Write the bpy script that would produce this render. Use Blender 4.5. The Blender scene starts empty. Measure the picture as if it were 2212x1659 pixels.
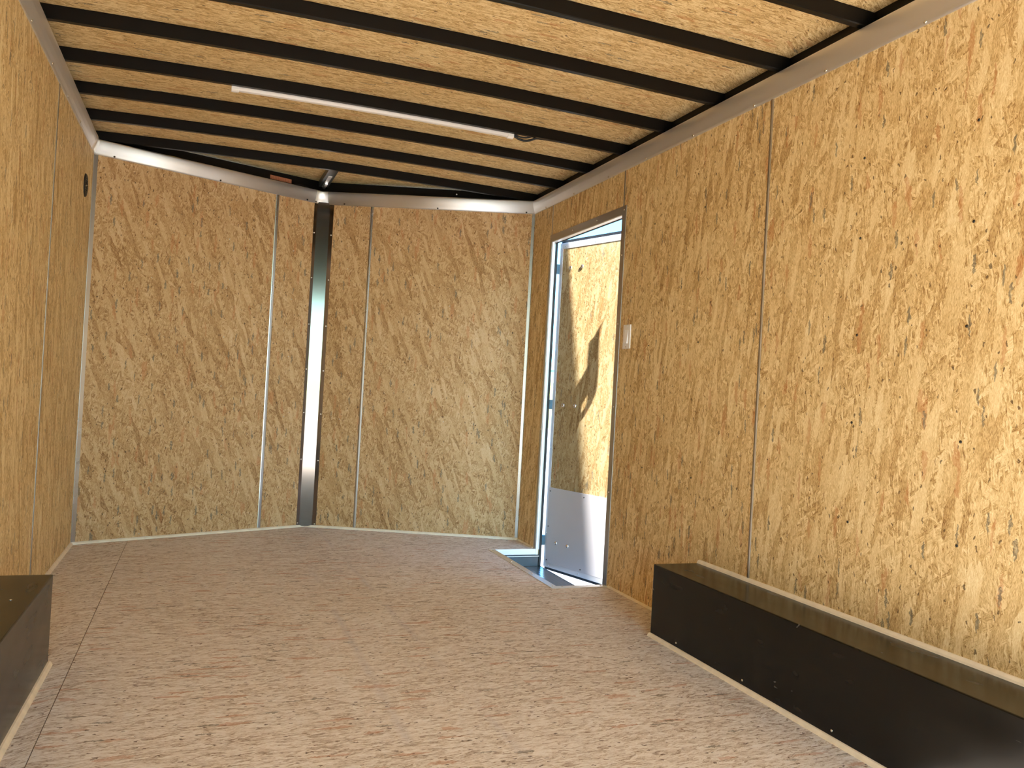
import bpy, bmesh, math, random
from mathutils import Vector, Matrix
from mathutils.geometry import tessellate_polygon
random.seed(7)
S = bpy.context.scene
COL = S.collection
R = math.radians

# ------------------------------------------------------------------ camera
cam_d = bpy.data.cameras.new('camera'); cam = bpy.data.objects.new('camera', cam_d); COL.objects.link(cam)
cam_d.sensor_fit = 'HORIZONTAL'; cam_d.sensor_width = 36.0; cam_d.lens = 1797.3 * 36.0 / 2212.0
cam_d.clip_start = 0.02; cam_d.clip_end = 2000
_y, _p, _r = R(20.4028), R(0.5939), R(3.1619)
fw = Vector((math.sin(_y)*math.cos(_p), math.cos(_y)*math.cos(_p), math.sin(_p)))
rt = Vector((math.cos(_y), -math.sin(_y), 0)); up = rt.cross(fw)
rt2 = rt*math.cos(_r) + up*math.sin(_r); up2 = -rt*math.sin(_r) + up*math.cos(_r)
M = Matrix((rt2, up2, -fw)).transposed().to_4x4(); M.translation = (0.5872, 0.0, 0.9042)
cam.matrix_world = M
S.camera = cam

# ------------------------------------------------------------------ world, sun, exposure
SUN_D = Vector((0.057, 1.77, -1.0)).normalized()
SUN_STRENGTH = 15.5
SKY_STRENGTH = 0.45
SKY_SAT = 1.2
EXPOSURE = 1.03
w = bpy.data.worlds.new('sky_world'); S.world = w; w.use_nodes = True
nt = w.node_tree; nt.nodes.clear()
sky = nt.nodes.new('ShaderNodeTexSky'); sky.sky_type = 'NISHITA'; sky.sun_disc = False
sky.sun_elevation = R(29.4); sky.sun_rotation = math.pi + R(2.0); sky.altitude = 100
sky.air_density = 1.0; sky.dust_density = 0.7; sky.ozone_density = 1.5
hs = nt.nodes.new('ShaderNodeHueSaturation'); hs.inputs['Saturation'].default_value = SKY_SAT
hs.inputs['Hue'].default_value = 0.50
bg = nt.nodes.new('ShaderNodeBackground'); bg.inputs['Strength'].default_value = SKY_STRENGTH
wo = nt.nodes.new('ShaderNodeOutputWorld')
tint = nt.nodes.new('ShaderNodeMix'); tint.data_type = 'RGBA'; tint.blend_type = 'MULTIPLY'; tint.inputs[0].default_value = 1.0
tint.inputs[7].default_value = (0.38, 0.77, 1.05, 1)
nt.links.new(sky.outputs[0], hs.inputs['Color']); nt.links.new(hs.outputs[0], tint.inputs[6]); nt.links.new(tint.outputs[2], bg.inputs['Color']); nt.links.new(bg.outputs[0], wo.inputs['Surface'])
sd = bpy.data.lights.new('sun', 'SUN'); sd.energy = SUN_STRENGTH; sd.angle = R(0.6); sd.color = (1.0, 0.955, 0.885)
so = bpy.data.objects.new('sun', sd); COL.objects.link(so)
so.rotation_euler = SUN_D.to_track_quat('-Z', 'Y').to_euler(); so.location = (1, -6, 6)
S.view_settings.view_transform = 'Standard'; S.view_settings.look = 'None'
S.view_settings.gamma = 1.0; S.view_settings.use_curve_mapping = False
S.view_settings.exposure = EXPOSURE
S.cycles.max_bounces = 9; S.cycles.diffuse_bounces = 8; S.cycles.glossy_bounces = 4; S.cycles.use_adaptive_sampling = True; S.cycles.adaptive_threshold = 0.04
S.cycles.sample_clamp_indirect = 6.0; S.cycles.use_denoising = True
S.cycles.caustics_reflective = True

# ------------------------------------------------------------------ materials
def new_mat(name):
    m = bpy.data.materials.new(name); m.use_nodes = True
    n = m.node_tree; n.nodes.clear()
    o = n.nodes.new('ShaderNodeOutputMaterial'); b = n.nodes.new('ShaderNodeBsdfPrincipled')
    n.links.new(b.outputs[0], o.inputs['Surface'])
    return m, n, b

def plain(name, col, rough=0.5, metal=0.0, var=0.08, scale=6.0, bump=0.0, bscale=60.0, spec=0.5, aniso=None, rvar=0.0):
    """single material with a soft procedural variation of tone"""
    m, n, b = new_mat(name)
    tc = n.nodes.new('ShaderNodeTexCoord')
    no = n.nodes.new('ShaderNodeTexNoise'); no.inputs['Scale'].default_value = scale; no.inputs['Detail'].default_value = 5
    mp = n.nodes.new('ShaderNodeMapping'); n.links.new(tc.outputs['Object'], mp.inputs['Vector'])
    if aniso: mp.inputs['Scale'].default_value = aniso
    n.links.new(mp.outputs[0], no.inputs['Vector'])
    cr = n.nodes.new('ShaderNodeValToRGB'); n.links.new(no.outputs['Fac'], cr.inputs[0])
    cr.color_ramp.elements[0].position = 0.3; cr.color_ramp.elements[1].position = 0.7
    lo = [c*(1-var) for c in col]; hi = [min(1, c*(1+var)) for c in col]
    cr.color_ramp.elements[0].color = (*lo, 1); cr.color_ramp.elements[1].color = (*hi, 1)
    n.links.new(cr.outputs[0], b.inputs['Base Color'])
    b.inputs['Metallic'].default_value = metal; b.inputs['Specular IOR Level'].default_value = spec
    b.inputs['Roughness'].default_value = rough
    if rvar:
        mr = n.nodes.new('ShaderNodeMapRange'); n.links.new(no.outputs['Fac'], mr.inputs['Value'])
        mr.inputs['From Min'].default_value = .3; mr.inputs['From Max'].default_value = .7
        mr.inputs['To Min'].default_value = max(0, rough-rvar); mr.inputs['To Max'].default_value = rough+rvar
        n.links.new(mr.outputs[0], b.inputs['Roughness'])
    if bump:
        n2 = n.nodes.new('ShaderNodeTexNoise'); n2.inputs['Scale'].default_value = bscale; n2.inputs['Detail'].default_value = 4
        n.links.new(mp.outputs[0], n2.inputs['Vector'])
        bp = n.nodes.new('ShaderNodeBump'); bp.inputs['Strength'].default_value = bump; bp.inputs['Distance'].default_value = 0.002
        n.links.new(n2.outputs['Fac'], bp.inputs['Height']); n.links.new(bp.outputs[0], b.inputs['Normal'])
    return m

def osb(name, ramp, angles, across=0.010, along=0.060, rough=0.6, grey=0.035, spots=1.0, flake=0.42, seed=0.0, bump=0.25, marks=False):
    """oriented strand board: overlapping layers of elongated flakes, UV in metres, V = main grain"""
    m, n, b = new_mat(name); L = n.links.new; N = n.nodes.new
    def val(op, a, c=None, d=None, clamp=False):
        k = N('ShaderNodeMath'); k.operation = op; k.use_clamp = clamp
        for i, q in enumerate((a, c, d)):
            if q is None: continue
            if isinstance(q, (int, float)): k.inputs[i].default_value = q
            else: L(q, k.inputs[i])
        return k.outputs[0]
    uv = N('ShaderNodeUVMap'); uv.uv_map = 'UVMap'
    wn = N('ShaderNodeTexNoise'); wn.inputs['Scale'].default_value = 14; wn.inputs['Detail'].default_value = 2
    L(uv.outputs[0], wn.inputs['Vector'])
    sb = N('ShaderNodeVectorMath'); sb.operation = 'SUBTRACT'; L(wn.outputs['Color'], sb.inputs[0]); sb.inputs[1].default_value = (.5, .5, .5)
    sc = N('ShaderNodeVectorMath'); sc.operation = 'SCALE'; L(sb.outputs[0], sc.inputs[0]); sc.inputs['Scale'].default_value = 0.012
    ad0 = N('ShaderNodeVectorMath'); ad0.operation = 'ADD'; L(uv.outputs[0], ad0.inputs[0]); L(sc.outputs[0], ad0.inputs[1])
    w2 = N('ShaderNodeTexNoise'); w2.inputs['Scale'].default_value = 75; w2.inputs['Detail'].default_value = 3; L(uv.outputs[0], w2.inputs['Vector'])
    sb2 = N('ShaderNodeVectorMath'); sb2.operation = 'SUBTRACT'; L(w2.outputs['Color'], sb2.inputs[0]); sb2.inputs[1].default_value = (.5, .5, .5)
    sc2 = N('ShaderNodeVectorMath'); sc2.operation = 'SCALE'; L(sb2.outputs[0], sc2.inputs[0]); sc2.inputs['Scale'].default_value = 0.006
    ad = N('ShaderNodeVectorMath'); ad.operation = 'ADD'; L(ad0.outputs[0], ad.inputs[0]); L(sc2.outputs[0], ad.inputs[1])
    sc3 = N('ShaderNodeVectorMath'); sc3.operation = 'SCALE'; L(sb2.outputs[0], sc3.inputs[0]); sc3.inputs['Scale'].default_value = 0.020
    adw = N('ShaderNodeVectorMath'); adw.operation = 'ADD'; L(ad0.outputs[0], adw.inputs[0]); L(sc3.outputs[0], adw.inputs[1])
    tone = None; grain = None
    for i, ang in enumerate(angles):
        k = (1.0, .55, 1.5, .75, 1.1, .45, 1.9)[i % 7]
        rot = N('ShaderNodeMapping'); rot.vector_type = 'POINT'; L(ad.outputs[0], rot.inputs['Vector'])
        rot.inputs['Rotation'].default_value = (0, 0, R(ang)); rot.inputs['Location'].default_value = (seed + i*3.7, seed*2 + i*1.3, 0)
        s1 = N('ShaderNodeMapping'); L(rot.outputs[0], s1.inputs['Vector']); s1.inputs['Scale'].default_value = (1/(across*k), 1/(along*k), 1)
        vo = N('ShaderNodeTexVoronoi'); vo.voronoi_dimensions = '2D'; vo.inputs['Scale'].default_value = 1.0; L(s1.outputs[0], vo.inputs['Vector'])
        vo.inputs['Randomness'].default_value = 1.0
        sx = N('ShaderNodeSeparateColor'); L(vo.outputs['Color'], sx.inputs[0])
        s2 = N('ShaderNodeMapping'); L(rot.outputs[0], s2.inputs['Vector']); s2.inputs['Scale'].default_value = (1/(0.0016+.0008*(i % 3)), 1/(0.016+.010*((i*2) % 3)), 1)
        gn = N('ShaderNodeTexNoise'); gn.noise_dimensions = '2D'; gn.inputs['Scale'].default_value = 1.0; gn.inputs['Detail'].default_value = 3; gn.inputs['Roughness'].default_value = .65
        L(s2.outputs[0], gn.inputs['Vector'])
        # shade the rim of a flake a little (its cut edge)
        rim = val('MULTIPLY', val('SUBTRACT', vo.outputs['Distance'], 0.42, clamp=True), 0.5)
        tn = val('SUBTRACT', sx.outputs[0], rim)
        if tone is None: tone, grain = tn, gn.outputs['Fac']
        else:
            mask = val('GREATER_THAN', sx.outputs[1], 1-flake)
            mx = N('ShaderNodeMix'); L(mask, mx.inputs[0]); L(tone, mx.inputs[2]); L(tn, mx.inputs[3]); tone = mx.outputs[0]
            mg = N('ShaderNodeMix'); L(mask, mg.inputs[0]); L(grain, mg.inputs[2]); L(gn.outputs['Fac'], mg.inputs[3]); grain = mg.outputs[0]
    # fine chips
    s3 = N('ShaderNodeMapping'); L(ad.outputs[0], s3.inputs['Vector']); s3.inputs['Scale'].default_value = (210, 70, 1); s3.inputs['Rotation'].default_value = (0, 0, 0.1)
    fn = N('ShaderNodeTexNoise'); fn.noise_dimensions = '2D'; fn.inputs['Scale'].default_value = 1.0; fn.inputs['Detail'].default_value = 4; fn.inputs['Roughness'].default_value = .6; fn.inputs['Distortion'].default_value = 1.2
    L(s3.outputs[0], fn.inputs['Vector'])
    big = N('ShaderNodeTexNoise'); big.inputs['Scale'].default_value = 2.2; big.inputs['Detail'].default_value = 3; L(uv.outputs[0], big.inputs['Vector'])
    t = val('MULTIPLY', tone, 0.31)
    t = val('MULTIPLY_ADD', grain, 0.72, t)
    t = val('MULTIPLY_ADD', fn.outputs['Fac'], 0.55, t)
    t = val('MULTIPLY_ADD', big.outputs['Fac'], 0.15, t)
    t = val('SUBTRACT', t, 0.36)
    cr = N('ShaderNodeValToRGB'); L(t, cr.inputs[0])
    while len(cr.color_ramp.elements) < len(ramp): cr.color_ramp.elements.new(0.5)
    for e, (p, c) in zip(cr.color_ramp.elements, ramp): e.position = p; e.color = (*c, 1)
    col = cr.outputs[0]
    # hue jitter per flake: a few reddish ones
    vr = N('ShaderNodeTexVoronoi'); vr.voronoi_dimensions = '2D'; vr.inputs['Scale'].default_value = 1
    sr = N('ShaderNodeMapping'); L(adw.outputs[0], sr.inputs['Vector']); sr.inputs['Scale'].default_value = (1/.013, 1/.075, 1); sr.inputs['Rotation'].default_value = (0, 0, R(13)); sr.inputs['Location'].default_value = (seed+9, 4, 0)
    L(sr.outputs[0], vr.inputs['Vector']); cs = N('ShaderNodeSeparateColor'); L(vr.outputs['Color'], cs.inputs[0])
    def over(colr, fac, rgb, mode='MIX'):
        x = N('ShaderNodeMix'); x.data_type = 'RGBA'; x.blend_type = mode
        L(fac, x.inputs[0]); L(colr, x.inputs[6]); x.inputs[7].default_value = (*rgb, 1); return x.outputs[2]
    fibre = val('SUBTRACT', 1.35, val('MULTIPLY', grain, 1.2), clamp=True)
    col = over(col, val('MULTIPLY', val('GREATER_THAN', cs.outputs[0], 0.965), val('MULTIPLY', fibre, .6)), (0.50, 0.20, 0.07), 'MIX')
    # grey weathered flakes
    g = val('LESS_THAN', cs.outputs[1], grey)
    nearc = val('LESS_THAN', vr.outputs['Distance'], 0.36)
    col = over(col, val('MULTIPLY', val('MULTIPLY', g, nearc), val('MULTIPLY', val('MULTIPLY', val('SUBTRACT', fibre, .42, clamp=True), 2.6, clamp=True), 0.85)), (0.16, 0.14, 0.10))
    # small dark bark chips and holes
    sp = N('ShaderNodeMapping'); L(adw.outputs[0], sp.inputs['Vector']); sp.inputs['Scale'].default_value = (110, 48, 1); sp.inputs['Rotation'].default_value = (0, 0, R(-12)); sp.inputs['Location'].default_value = (seed, 2, 0)
    v3 = N('ShaderNodeTexVoronoi'); v3.voronoi_dimensions = '2D'; v3.inputs['Scale'].default_value = 1; L(sp.outputs[0], v3.inputs['Vector'])
    c3 = N('ShaderNodeSeparateColor'); L(v3.outputs['Color'], c3.inputs[0])
    dk = val('MULTIPLY', val('LESS_THAN', c3.outputs[0], 0.034*spots), val('LESS_THAN', v3.outputs['Distance'], 0.26))
    col = over(col, val('MULTIPLY', dk, 0.8), (0.085, 0.045, 0.02))
    if marks:   # chalk-blue scuffs running along the floor
        for (x0, sl) in marks:
            sxy = N('ShaderNodeSeparateXYZ'); L(uv.outputs[0], sxy.inputs[0])
            line = val('ABSOLUTE', val('SUBTRACT', val('MULTIPLY_ADD', sxy.outputs[0], sl, sxy.outputs[1]), x0))
            mk = val('SUBTRACT', 1.0, val('DIVIDE', line, 0.022), clamp=True)
            rg = N('ShaderNodeMapRange'); L(big.outputs['Fac'], rg.inputs['Value']); rg.inputs['From Min'].default_value = .42; rg.inputs['From Max'].default_value = .6
            col = over(col, val('MULTIPLY', val('MULTIPLY', mk, rg.outputs[0]), val('MULTIPLY', fn.outputs['Fac'], 0.7)), (0.50, 0.50, 0.56))
    L(col, b.inputs['Base Color'])
    b.inputs['Roughness'].default_value = rough; b.inputs['Specular IOR Level'].default_value = 0.345
    bp = N('ShaderNodeBump'); bp.inputs['Strength'].default_value = bump; bp.inputs['Distance'].default_value = 0.0012
    L(fn.outputs['Fac'], bp.inputs['Height']); L(bp.outputs[0], b.inputs['Normal'])
    return m

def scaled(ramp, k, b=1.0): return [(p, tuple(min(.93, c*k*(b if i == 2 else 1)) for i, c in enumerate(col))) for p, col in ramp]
WALL_RAMP = [(0.18, (0.22, 0.108, 0.034)), (0.34, (0.50, 0.320, 0.126)), (0.50, (0.71, 0.525, 0.258)), (0.66, (0.83, 0.660, 0.370)), (0.84, (0.92, 0.80, 0.53))]
FLOOR_RAMP = [(0.20, (0.22, 0.145, 0.09)), (0.35, (0.56, 0.475, 0.395)), (0.48, (0.75, 0.695, 0.625)), (0.66, (0.86, 0.83, 0.785)), (0.84, (0.92, 0.90, 0.87))]
M_WALL = osb('strand_board_wall', WALL_RAMP, [0, 28, -22, 62, -55, 8, -9], seed=0.0)
M_NOSE_DIM = osb('strand_board_nose_dimmed', [(p, (min(.9, c[0]*.77), c[1]*.655, c[2]*.62)) for p, c in WALL_RAMP], [5, 35, -32, 75, -60, 14, -20], seed=5.0, grey=0.05)  # wall board colours darkened to stand in for weaker light at the nose
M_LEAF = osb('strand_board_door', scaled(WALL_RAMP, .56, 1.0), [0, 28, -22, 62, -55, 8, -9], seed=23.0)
M_CEIL = osb('strand_board_ceiling', WALL_RAMP, [0, 16, -14, 40, -5, 7], seed=11.0, grey=0.03)
M_FLOOR = osb('strand_board_floor', FLOOR_RAMP, [0, 14, -12, 30, -4, 6], seed=17.0, grey=0.02, spots=1.6, bump=0.3,
              marks=[(1.13, 0.0), (1.45, 0.03)])
M_POST = plain('brushed_corner_sheet', (0.21, 0.18, 0.165), rough=0.13, metal=1.0, var=0.03, scale=3)
M_COVE = plain('satin_cove_aluminium', (0.80, 0.79, 0.79), rough=0.50, metal=1.0, var=0.02, scale=3)
M_ALU = plain('satin_aluminium', (0.50, 0.50, 0.51), rough=0.28, metal=1.0, var=0.03, scale=3, aniso=(1, 1, 1), rvar=0.03)
M_ALU_R = plain('mill_aluminium', (0.45, 0.44, 0.43), rough=0.36, metal=1.0, var=0.06, scale=9, rvar=0.05)
M_ALU_B = plain('bright_aluminium', (0.90, 0.90, 0.90), rough=0.42, metal=1.0, var=0.03, scale=20, bump=0.1, bscale=120)
M_WHITE = plain('white_enamel', (0.90, 0.91, 0.93), rough=0.35, var=0.02)
M_LEAFALU = plain('light_door_edging', (0.72, 0.72, 0.73), rough=0.5, metal=.6, var=0.03)
M_KICK = plain('white_kick_panel', (0.52, 0.515, 0.55), rough=0.45, var=0.02)
M_PLASTIC = plain('white_plastic', (0.84, 0.81, 0.78), rough=0.4, var=0.01)
M_BLACK = plain('black_frame_paint', (0.0045, 0.004, 0.0035), rough=0.30, var=0.1, scale=12, spec=0.22)
M_RUBBER = plain('black_rubber', (0.012, 0.012, 0.013), rough=0.6, var=0.2)
M_SCREW = plain('zinc_screw', (0.80, 0.78, 0.74), rough=0.25, metal=1.0, var=0.05, scale=200)
M_NAIL = plain('dark_nail_head', (0.05, 0.045, 0.04), rough=0.45, metal=0.6, var=0.2, scale=200)
M_PALE = plain('pale_wood_fillet', (0.86, 0.77, 0.60), rough=0.7, var=0.08, scale=25)
M_STEEL = plain('dark_steel', (0.035, 0.045, 0.055), rough=0.35, metal=0.2, var=0.2, scale=15)
M_HINGE = plain('hinge_steel', (0.10, 0.17, 0.23), rough=0.4, metal=0.6, var=0.15, scale=40)
M_TUBE = plain('milky_lamp_tube', (0.72, 0.68, 0.66), rough=0.35, var=0.02)
M_TILE = plain('grey_skin', (0.70, 0.71, 0.72), rough=0.4, var=0.02)

def wheelbox_mat():
    m, n, b = new_mat('black_varnished_plywood'); L = n.links.new; N = n.nodes.new
    tc = N('ShaderNodeTexCoord'); mp = N('ShaderNodeMapping'); L(tc.outputs['Object'], mp.inputs['Vector']); mp.inputs['Scale'].default_value = (14, 5, 14)
    no = N('ShaderNodeTexNoise'); no.inputs['Scale'].default_value = 1.0; no.inputs['Detail'].default_value = 7; L(mp.outputs[0], no.inputs['Vector'])
    cr = N('ShaderNodeValToRGB'); L(no.outputs['Fac'], cr.inputs[0])
    cr.color_ramp.elements[0].position = .35; cr.color_ramp.elements[0].color = (0.0012, 0.0012, 0.0011, 1)
    cr.color_ramp.elements[1].position = .75; cr.color_ramp.elements[1].color = (0.005, 0.0048, 0.0042, 1)
    # light scratches near the rear edge
    m2 = N('ShaderNodeMapping'); L(tc.outputs['Object'], m2.inputs['Vector']); m2.inputs['Scale'].default_value = (30, 9, 22); m2.inputs['Rotation'].default_value = (.5, .2, .7)
    n2 = N('ShaderNodeTexNoise'); n2.inputs['Scale'].default_value = 1.0; n2.inputs['Detail'].default_value = 2; n2.inputs['Distortion'].default_value = 2.5; L(m2.outputs[0], n2.inputs['Vector'])
    rr = N('ShaderNodeMapRange'); L(n2.outputs['Fac'], rr.inputs['Value']); rr.inputs['From Min'].default_value = .745; rr.inputs['From Max'].default_value = .80; rr.inputs['To Max'].default_value = 0.5
    mx = N('ShaderNodeMix'); mx.data_type = 'RGBA'; L(rr.outputs[0], mx.inputs[0]); L(cr.outputs[0], mx.inputs[6]); mx.inputs[7].default_value = (.35, .33, .30, 1)
    L(mx.outputs[2], b.inputs['Base Color'])
    b.inputs['Specular IOR Level'].default_value = 0.34
    r2 = N('ShaderNodeMapRange'); L(no.outputs['Fac'], r2.inputs['Value']); r2.inputs['To Min'].default_value = .16; r2.inputs['To Max'].default_value = .34
    L(r2.outputs[0], b.inputs['Roughness'])
    bp = N('ShaderNodeBump'); bp.inputs['Strength'].default_value = .12; bp.inputs['Distance'].default_value = .002; L(no.outputs['Fac'], bp.inputs['Height']); L(bp.outputs[0], b.inputs['Normal'])
    return m
M_BOX = wheelbox_mat()

def diamond_mat():
    m, n, b = new_mat('diamond_tread_plate'); L = n.links.new; N = n.nodes.new
    tc = N('ShaderNodeTexCoord'); b.inputs['Metallic'].default_value = .85; b.inputs['Roughness'].default_value = .17
    b.inputs['Base Color'].default_value = (.36, .37, .39, 1)
    hs_ = []
    for a, off in ((45, 0), (-45, .5)):
        mp = N('ShaderNodeMapping'); L(tc.outputs['Object'], mp.inputs['Vector']); mp.inputs['Rotation'].default_value = (0, 0, R(a)); mp.inputs['Scale'].default_value = (30, 90, 1); mp.inputs['Location'].default_value = (off, off, 0)
        v = N('ShaderNodeTexVoronoi'); v.voronoi_dimensions = '2D'; v.inputs['Randomness'].default_value = 0; v.inputs['Scale'].default_value = 1; L(mp.outputs[0], v.inputs['Vector'])
        r_ = N('ShaderNodeMapRange'); L(v.outputs['Distance'], r_.inputs['Value']); r_.inputs['From Min'].default_value = .2; r_.inputs['From Max'].default_value = .4; r_.inputs['To Min'].default_value = 1; r_.inputs['To Max'].default_value = 0
        hs_.append(r_.outputs[0])
    mm = N('ShaderNodeMath'); mm.operation = 'MAXIMUM'; L(hs_[0], mm.inputs[0]); L(hs_[1], mm.inputs[1])
    bp = N('ShaderNodeBump'); bp.inputs['Strength'].default_value = .22; bp.inputs['Distance'].default_value = .002; L(mm.outputs[0], bp.inputs['Height']); L(bp.outputs[0], b.inputs['Normal'])
    return m
M_TREAD = diamond_mat()

def label_mat():
    m, n, b = new_mat('orange_label_print'); L = n.links.new; N = n.nodes.new
    uv = N('ShaderNodeUVMap'); uv.uv_map = 'UVMap'
    mp = N('ShaderNodeMapping'); L(uv.outputs[0], mp.inputs['Vector']); mp.inputs['Scale'].default_value = (115, 1, 1)
    w1 = N('ShaderNodeTexWave'); w1.inputs['Scale'].default_value = .5; w1.inputs['Distortion'].default_value = 1.5; L(mp.outputs[0], w1.inputs['Vector'])
    cr = N('ShaderNodeValToRGB'); L(w1.outputs['Fac'], cr.inputs[0]); cr.color_ramp.elements[0].color = (.20, .06, .03, 1); cr.color_ramp.elements[1].color = (.62, .24, .11, 1)
    L(cr.outputs[0], b.inputs['Base Color']); b.inputs['Roughness'].default_value = .5
    return m
M_LABEL = label_mat()

# ------------------------------------------------------------------ mesh helpers
class MB:
    """collects faces (with material slots) and links them as ONE mesh object; UVs in metres, V along `grain`"""
    def __init__(s): s.v = []; s.f = []; s.m = []
    def face(s, pts, mi=0):
        i = len(s.v); s.v += [Vector(p) for p in pts]; s.f.append(list(range(i, i+len(pts)))); s.m.append(mi)
    def hexa(s, p, mi=0, mats=None):
        """p: 8 points, bottom ring then top ring (ccw seen from above)"""
        q = [(0, 3, 2, 1), (4, 5, 6, 7), (0, 1, 5, 4), (1, 2, 6, 5), (2, 3, 7, 6), (3, 0, 4, 7)]
        i = len(s.v); s.v += [Vector(x) for x in p]
        for k, f in enumerate(q): s.f.append([i+j for j in f]); s.m.append(mats[k] if mats else mi)
    def box(s, x0, x1, y0, y1, z0, z1, mi=0, mats=None):
        # mats order: bottom, top, -y, +x, +y, -x
        s.hexa([(x0, y0, z0), (x1, y0, z0), (x1, y1, z0), (x0, y1, z0), (x0, y0, z1), (x1, y0, z1), (x1, y1, z1), (x0, y1, z1)], mi, mats)
    def tube(s, pts, r, seg=10, mi=0, caps=True):
        pts = [Vector(p) for p in pts]; rings = []
        n0 = None
        for k, p in enumerate(pts):
            t = (pts[min(k+1, len(pts)-1)] - pts[max(k-1, 0)]).normalized()
            if n0 is None: n0 = t.orthogonal().normalized()
            n0 = (n0 - t*n0.dot(t)).normalized(); b0 = t.cross(n0)
            rr = r[k] if isinstance(r, (list, tuple)) else r
            i = len(s.v); s.v += [p + (n0*math.cos(2*math.pi*j/seg) + b0*math.sin(2*math.pi*j/seg))*rr for j in range(seg)]; rings.append(i)
        for a, c in zip(rings, rings[1:]):
            for j in range(seg): s.f.append([a+j, a+(j+1) % seg, c+(j+1) % seg, c+j]); s.m.append(mi)
        if caps:
            s.f.append([rings[0]+j for j in reversed(range(seg))]); s.m.append(mi)
            s.f.append([rings[-1]+j for j in range(seg)]); s.m.append(mi)
    def lathe(s, prof, c, axis, seg=20, mi=0):
        """prof: (radius, height along axis)"""
        c = Vector(c); a = Vector(axis).normalized(); u = a.orthogonal().normalized(); w_ = a.cross(u); rings = []
        for r, h in prof:
            i = len(s.v); s.v += [c + a*h + (u*math.cos(2*math.pi*j/seg) + w_*math.sin(2*math.pi*j/seg))*max(r, 1e-5) for j in range(seg)]; rings.append(i)
        for p, q in zip(rings, rings[1:]):
            for j in range(seg): s.f.append([p+j, p+(j+1) % seg, q+(j+1) % seg, q+j]); s.m.append(mi)
    def sweep(s, prof, frames, mi=0, caps=True):
        """prof: 2D closed polygon (a,b); frames: list of (origin, A, B)"""
        rings = []
        for o, A, B in frames:
            i = len(s.v); s.v += [Vector(o) + Vector(A)*a + Vector(B)*b for a, b in prof]; rings.append(i)
        n = len(prof)
        for p, q in zip(rings, rings[1:]):
            for j in range(n): s.f.append([p+j, p+(j+1) % n, q+(j+1) % n, q+j]); s.m.append(mi)
        if caps:
            s.f.append([rings[0]+j for j in reversed(range(n))]); s.m.append(mi); s.f.append([rings[-1]+j for j in range(n)]); s.m.append(mi)
    def build(s, name, mats, parent=None, grain=(0, 0, 1), uvoff=(0, 0), bevel=0.0, smooth=False, origin=None):
        me = bpy.data.meshes.new(name)
        o0 = Vector(origin) if origin is not None else Vector((0, 0, 0))
        bm = bmesh.new(); vs = [bm.verts.new(v - o0) for v in s.v]
        for f, mi in zip(s.f, s.m):
            try: fc = bm.faces.new([vs[i] for i in f]); fc.material_index = mi; fc.smooth = smooth
            except ValueError: pass
        bmesh.ops.remove_doubles(bm, verts=bm.verts, dist=1e-5)
        bmesh.ops.recalc_face_normals(bm, faces=bm.faces)
        if bevel:
            bmesh.ops.bevel(bm, geom=[e for e in bm.edges if len(e.link_faces) == 2 and e.calc_face_angle(0) > 0.5], offset=bevel, segments=2, affect='EDGES', profile=0.5)
        uvl = bm.loops.layers.uv.new('UVMap'); g = Vector(grain).normalized()
        for fc in bm.faces:
            n = fc.normal; vdir = g - n*g.dot(n)
            if vdir.length < 0.2:
                alt = Vector((1, 0, 0)) if abs(g.x) < .5 else Vector((0, 1, 0)); vdir = alt - n*alt.dot(n)
            vdir.normalize(); udir = vdir.cross(n)
            if udir.length > 0: udir.normalize()
            if max(udir, key=abs) < 0: udir = -udir
            for l in fc.loops:
                p = l.vert.co + o0
                l[uvl].uv = (p.dot(udir) + uvoff[0], p.dot(vdir) + uvoff[1])
        bm.to_mesh(me); bm.free()
        for m in (mats if isinstance(mats, (list, tuple)) else [mats]): me.materials.append(m)
        if smooth:
            try: me.shade_smooth_by_angle = None
            except Exception: pass
        o = bpy.data.objects.new(name, me); COL.objects.link(o)
        if origin is not None: o.location = o0
        if parent:
            o.parent = parent
            o.location = o0 - abs_loc(parent) if origin is not None else -abs_loc(parent)
        return o

def abs_loc(o):
    p = Vector((0, 0, 0))
    while o: p += o.location; o = o.parent
    return p
def empty(name, loc=(0, 0, 0)):
    o = bpy.data.objects.new(name, None); o.empty_display_size = .05; COL.objects.link(o); o.location = loc; return o
def tag(o, label, cat, group=None):
    o['label'] = label; o['category'] = cat
    if group: o['group'] = group
    return o
def struct(o): o['kind'] = 'structure'; return o

def screw(parent, c, nrm, r=0.0055, mat=None, name='screw'):
    m = MB(); m.lathe([(0, 0.0), (r, 0.0), (r*.95, r*.35), (r*.6, r*.62), (r*.25, r*.66), (0, r*.45)], (0, 0, 0), nrm, seg=12)
    o = m.build(name, mat or M_SCREW, smooth=True)
    o.parent = parent; o.location = Vector(c) - abs_loc(parent)
    return o
_head = {}
def screw_copy(parent, c, nrm, r=0.0055, mat=None, name='screw'):
    key = (tuple(round(x, 3) for x in nrm), r, (mat or M_SCREW).name, name)
    if key not in _head: _head[key] = screw(parent, c, nrm, r, mat, name); return _head[key]
    o = _head[key].copy(); COL.objects.link(o); o.parent = parent; o.location = Vector(c) - abs_loc(parent); return o

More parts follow.
